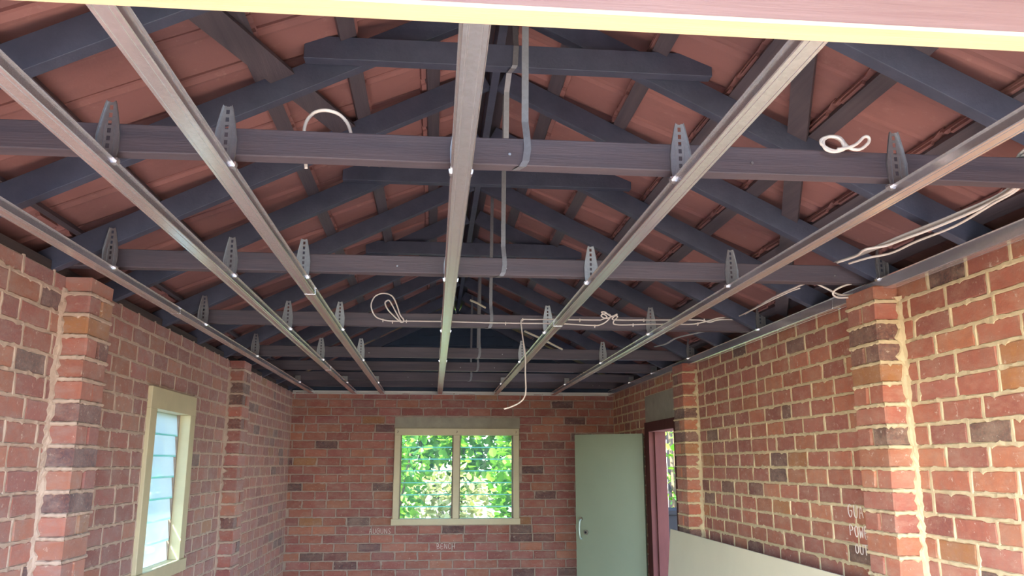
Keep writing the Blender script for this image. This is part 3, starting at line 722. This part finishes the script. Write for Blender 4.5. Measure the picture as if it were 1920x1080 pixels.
# ------------------------------------------------------------------ end window with louvres
def louvre_window(name, label, root_loc, rotz, W, H, bars, blades, fr, sill, gmat, depth, tilt, xm=None):
    """local: x across, y outwards, z up, origin at the lower left inner corner of the frame"""
    e = empty(name, root_loc); e.rotation_euler = (0, 0, rotz); tag(e, label, 'window', kind='structure')
    fd0, fd1 = -.028, depth
    MB().box(0, fr, fd0, fd1, sill, H - fr * 1.15).build('frame_stile', M['frame'], e, bevel=.003)
    MB().box(W - fr, W, fd0, fd1, sill, H - fr * 1.15).build('frame_stile', M['frame'], e, bevel=.003)
    MB().box(0, W, fd0, fd1, H - fr * 1.15, H).build('frame_head', M['frame'], e, bevel=.003)
    MB().box(-.015, W + .01, fd0 - .012, fd1, 0, sill).build('sill', M['frame'], e, bevel=.003)
    lights = [(fr, W - fr)]
    if bars:
        MB().box(xm - .033, xm + .033, fd0 + .004, fd1, sill, H - fr * 1.15).build('mullion', M['frame'], e, bevel=.003)
        lights = [(fr, xm - .033), (xm + .033, W - fr)]
    z0, z1 = sill, H - fr * 1.15; pitch = (z1 - z0) / blades
    for a, b in lights:
        for s, x in ((0, a), (1, b)):
            MB().box(x if not s else x - .012, x + .012 if not s else x, .035, .062, z0, z1).build('louvre_channel', M['putty'], e)
        for k in range(blades):
            zc = z0 + (k + .5) * pitch; hh = pitch * .50
            dy, dz = math.sin(tilt) * hh, math.cos(tilt) * hh
            g = MB().obox((a + .012, .048 - dy, zc - dz), (b - .012, .048 - dy, zc - dz), (0, math.cos(tilt), -math.sin(tilt)), (0, math.sin(tilt), math.cos(tilt)), .005, 2 * hh).build('louvre_blade', gmat, e)
            MB().obox((a + .012, .048 - dy, zc - dz - .010), (b - .012, .048 - dy, zc - dz - .010), (0, math.cos(tilt), -math.sin(tilt)), (0, math.sin(tilt), math.cos(tilt)), .0062, .010).build('blade_edge', M['glass_edge'], g)
    return e
wb = louvre_window('window_1', 'cream framed louvre window with two lights in the end wall', (-.41, YB, 1.03), 0, 1.325, .992, True, 7, .062, .062, M['glass'], .10, math.radians(12), .655)
for k, (x, z) in enumerate(((.03, .955), (.655, .955), (1.29, .955), (.27, .03), (.48, .03), (.72, .03))):
    MB().tube([(x, -.031, z + .012), (x + .008, -.033, z), (x - .004, -.031, z - .012)], .0035, 5).build('nail_mark', M['putty'], wb)
# the local y of the side window points to -X
wl = louvre_window('window_2', 'tall narrow cream framed window with hazy louvres in the left wall', (XL, 4.43, 1.03), math.pi / 2, .815, 1.025, False, 7, .10, .07, M['frost'], .125, math.radians(7))
lt = MB().box(-.41, .925, YB - .008, YB + .1, 2.024, 2.137).build('trim_6', M['concrete']); tag(lt, 'grey concrete lintel above the end window', 'lintel', kind='structure')
lt = MB().box(XR - .008, XR + .1, 6.19, 7.43, 2.022, 2.262).build('trim_7', M['concrete']); tag(lt, 'grey concrete lintel above the doorway', 'lintel', kind='structure')

# ------------------------------------------------------------------ doorway and door
df = empty('door_1', (XR, 7.36, 0)); tag(df, 'red brown timber door frame in the right wall', 'door frame', kind='structure')
dfi = Matrix.Translation((-XR, -7.36, 0))
under(MB().box(XR - .022, XR + .135, 7.285, 7.43, 0, 2.022).build('hinge_jamb', M['jamb'], df, bevel=.004), dfi)
under(MB().box(XR - .022, XR + .135, 6.42, 6.51, 0, 2.022).build('lock_jamb', M['jamb'], df, bevel=.004), dfi)
under(MB().box(XR - .024, XR + .135, 6.51, 7.285, 1.935, 2.022).build('frame_head', M['jamb'], df, bevel=.004), dfi)
under(MB().box(XR + .03, XR + .05, 7.268, 7.285, 0, 1.935).build('door_stop', M['jamb'], df), dfi)
ang = math.atan2(7.80 - 7.425, 1.365 - 1.93)
dl = empty('door_leaf', (1.93, 7.425, 0)); dl.rotation_euler = (0, 0, ang)
tag(dl, 'flat green grey door standing open in front of the end wall', 'door')
DW = math.hypot(7.80 - 7.425, 1.365 - 1.93)
MB().box(0, DW, -.0, .036, .012, 1.925).build('panel', M['door'], dl, bevel=.002)
hx = DW - .055
h = MB().tube(spline([(hx, .036, 1.145), (hx, .075, 1.13), (hx + .004, .082, 1.06), (hx, .075, .985), (hx, .036, .97)], 5), .009, 8).build('pull_handle', M['handle'], dl, True)
MB().tube([(hx, .036, 1.15), (hx, .05, 1.15)], .017, 10).build('handle_rose', M['brass'], dl)
MB().tube([(hx - .05, .036, 1.03), (hx - .05, .056, 1.03)], .021, 14).build('lock_cylinder', M['brass'], dl)
MB().tube([(hx - .05, .056, 1.03), (hx - .05, .0575, 1.03)], .010, 10).build('keyway', M['tank'], dl)

# ------------------------------------------------------------------ plasterboard leaning on the right wall
for k, (dx, dy, lab) in enumerate(((0, 0, 'pale plasterboard sheet leaning on the right wall, front of the pair'), (.014, .02, 'pale plasterboard sheet leaning on the right wall, behind the front one'))):
    e = empty('plasterboard_sheet', (1.69 + dx, 3.22, 0)); tag(e, lab, 'plasterboard', 'plasterboard sheets')
    tp = (1.80 + dx) - (1.69 + dx); zt = 1.17 - .004 * k
    L = 2.98 + dy
    MB().obox((0, 0, 0), (0, L, 0), (zt, 0, -tp), (tp, 0, zt), .012, math.hypot(tp, zt)).build('board', M['plaster'], e)
    MB().obox((tp, 0, zt), (tp, L, zt), (zt, 0, -tp), (tp, 0, zt), .011, .0015).build('cut_edge', M['gyp'], e)

# ------------------------------------------------------------------ chalk writing (pen strokes)
GL = {'G': [[(.9, .85), (.5, 1), (.1, .7), (.1, .25), (.5, 0), (.85, .2), (.85, .5), (.5, .5)]], 'U': [[(.1, 1), (.15, .2), (.5, 0), (.85, .2), (.9, 1)]],
      'A': [[(.05, 0), (.5, 1), (.95, 0)], [(.2, .4), (.8, .4)]], 'P': [[(.15, 0), (.15, 1), (.7, .95), (.85, .7), (.6, .5), (.15, .45)]],
      'O': [[(.5, 1), (.1, .7), (.15, .2), (.5, 0), (.9, .3), (.85, .8), (.5, 1)]], 'W': [[(.0, 1), (.25, 0), (.5, .6), (.75, 0), (1, 1)]],
      'E': [[(.85, 1), (.15, 1), (.15, 0), (.85, 0)], [(.15, .5), (.7, .5)]], 'R': [[(.15, 0), (.15, 1), (.7, .95), (.85, .7), (.6, .5), (.15, .45), (.9, 0)]],
      'T': [[(0, 1), (1, 1)], [(.5, 1), (.5, 0)]], 'N': [[(.1, 0), (.1, 1), (.9, 0), (.9, 1)]], 'S': [[(.9, .85), (.5, 1), (.15, .75), (.8, .3), (.5, 0), (.1, .15)]],
      'B': [[(.1, 0), (.1, 1), (.7, .9), (.6, .55), (.1, .5), (.8, .4), (.7, .05), (.1, 0)]], 'C': [[(.9, .85), (.5, 1), (.1, .6), (.2, .15), (.6, 0), (.9, .2)]], 'H': [[(.1, 0), (.1, 1)], [(.9, 0), (.9, 1)], [(.1, .5), (.9, .5)]]}
def chalk(wall, text, u, z, w, hgt, place, r=.0022, slope=0):
    mb = MB()
    for i, ch in enumerate(text):
        for st in GL[ch]:
            pts = [place(u + i * w * 1.25 + (px + random.uniform(-.06, .06)) * w, z + slope * i + (pz + random.uniform(-.05, .05)) * hgt, .0075) for px, pz in st]
            mb.tube(spline(pts, 3), r, 5)
    o = mb.build('chalk_writing', M['chalk'], wall); o['label'] = 'white chalk letters ' + text
RW = lambda u, z, d: Vector((XR - d, -u, z))
chalk(wall_right, 'GUA', -3.78, 1.408, .040, .055, RW)
chalk(wall_right, 'POWER', -3.78, 1.322, .036, .050, RW, .0022, -.001)
chalk(wall_right, 'OUT', -3.74, 1.248, .032, .042, RW)
BW = lambda u, z, d: Vector((u, YB - d, z))
chalk(wall_back, 'AUGUNS', -.645, .945, .031, .052, BW, .0026)
chalk(wall_back, 'BENCH', .055, .79, .031, .050, BW, .0026)

# ------------------------------------------------------------------ outside: foliage, neighbour, bin
def leaf_cluster(n, centre, size, ls, seed, wall=False):
    r = random.Random(seed); mb = MB(); fac = []
    shape = [(0, 0), (.32, .22), (.40, .5), (.22, .8), (0, 1.05), (-.22, .8), (-.40, .5), (-.32, .22)]
    for _ in range(n):
        if wall: p = Vector((r.uniform(-1, 1), r.uniform(-1, 1), r.uniform(-1, 1)))
        else:
            while True:
                p = Vector((r.uniform(-1, 1), r.uniform(-1, 1), r.uniform(-1, 1)))
                if .45 < p.length < 1 or (p.length < .45 and r.random() < .2): break
        c = Vector(centre) + Vector((p.x * size[0], p.y * size[1], p.z * size[2]))
        m = Matrix.Rotation(r.uniform(0, 6.28), 3, 'Z') @ Matrix.Rotation(r.uniform(-.2, 1.5), 3, 'X') @ Matrix.Rotation(r.uniform(-.6, .6), 3, 'Y')
        s = ls * r.uniform(.6, 1.4); b = len(mb.v)
        for x, y in shape: mb.v.append(tuple(c + m @ Vector((x * s, y * s, -abs(x) * s * .25 - y * y * s * .15))))
        mb.f += [(b, b + 1, b + 2), (b, b + 2, b + 3, b + 4), (b, b + 4, b + 5, b + 6), (b, b + 6, b + 7)]; fac += [r.random()] * 4
    return mb, fac
def leaf_obj(name, mb, fac, mat, parent):
    me = bpy.data.meshes.new(name); me.from_pydata(mb.v, [], mb.f); me.materials.append(mat)
    a = me.attributes.new('leaf', 'FLOAT', 'FACE'); a.data.foreach_set('value', fac)
    o = link(name, me, parent); o['kind'] = 'stuff'; return o
def shrub(name, label, loc, size, n, ls, mat='leaf', seed=1, group='plants outside the end window'):
    e = empty(name, (loc[0], loc[1], -.13)); tag(e, label, 'shrub', group)
    mb, fac = leaf_cluster(n, (0, 0, loc[2] + .13), size, ls, seed); leaf_obj('foliage', mb, fac, M[mat], e)
    st = MB(); r = random.Random(seed)
    for k in range(5):
        a = r.uniform(0, 6.28); st.tube(spline([(math.cos(a) * .05, math.sin(a) * .05, 0), (math.cos(a) * size[0] * .25, math.sin(a) * size[1] * .25, loc[2] * .6), (math.cos(a) * size[0] * .6, math.sin(a) * size[1] * .6, loc[2] + size[2] * .4)], 4), .018, 6)
    st.build('stem', M['bark'], e)
shrub('leafy_tree', 'broad green tree filling the upper end window', (.5, 15.2, 2.8), (3.2, 1.2, 2.0), 9500, .16, seed=3)
shrub('leafy_shrub', 'bright green shrub seen through the right pane of the end window', (1.42, 11.7, 1.35), (.62, .5, 1.15), 1300, .14, seed=4)
shrub('leafy_shrub', 'green shrub seen through the left edge of the end window', (-.62, 11.7, 1.5), (.55, .5, 1.1), 800, .11, seed=5)
shrub('dry_grass_clump', 'straw coloured sunlit plant low in the left pane of the end window', (.15, 13.1, .85), (.9, .45, .8), 800, .12, 'leaf_dry', seed=6)
shrub('garden_hedge', 'sunlit climbing plant seen past the open doorway', (2.95, 9.9, 1.75), (.45, .5, 1.1), 420, .085, seed=8, group='plants beside the doorway')
shrub('garden_tree', 'green tree seen through the hazy side window', (-5.2, 10.5, 2.2), (1.5, 1.8, 1.3), 1800, .12, seed=9, group='plants beyond the side window')
fe = empty('paling_fence', (2.3, 10.75, -.13)); tag(fe, 'dark paling fence behind the doorway creeper', 'fence')
for k in range(26): MB().box(k * .115, k * .115 + .105, -.008 + .006 * (k % 2), .010, 0, 2.6 + random.uniform(-.02, .02)).build('paling', M['tank'], fe)
for z in (.4, 2.1): MB().box(0, 3.0, .012, .05, z, z + .07).build('rail', M['bark'], fe)
nw = MB().box(11.5, 11.7, 0, 9.4, -.03, 3.2).build('bounce_wall', M['path']); tag(nw, 'added pale wall across the yard, bouncing sunlight into the doorway', 'wall')  # unseen wall added to send sunlight through the doorway
# pale blue neighbouring wall beyond the side window
nb = MB().box(-6.6, -6.5, 8, 22, -.13, 1.75).build('neighbour_wall', M['bluewall']); tag(nb, 'pale blue boundary wall beyond the hazy side window', 'wall')
bn = MB()
bn.prism([(-.24, 0), (.24, 0), (.28, 1.24), (-.28, 1.24)], 1, -.27, .27).box(-.30, .30, -.30, .30, 1.24, 1.29)
bo = bn.build('rubbish_bin', M['tank'], None, bevel=.01); bo.location = (2.68, 9.15, -.13); tag(bo, 'dark bin standing outside the doorway', 'bin')
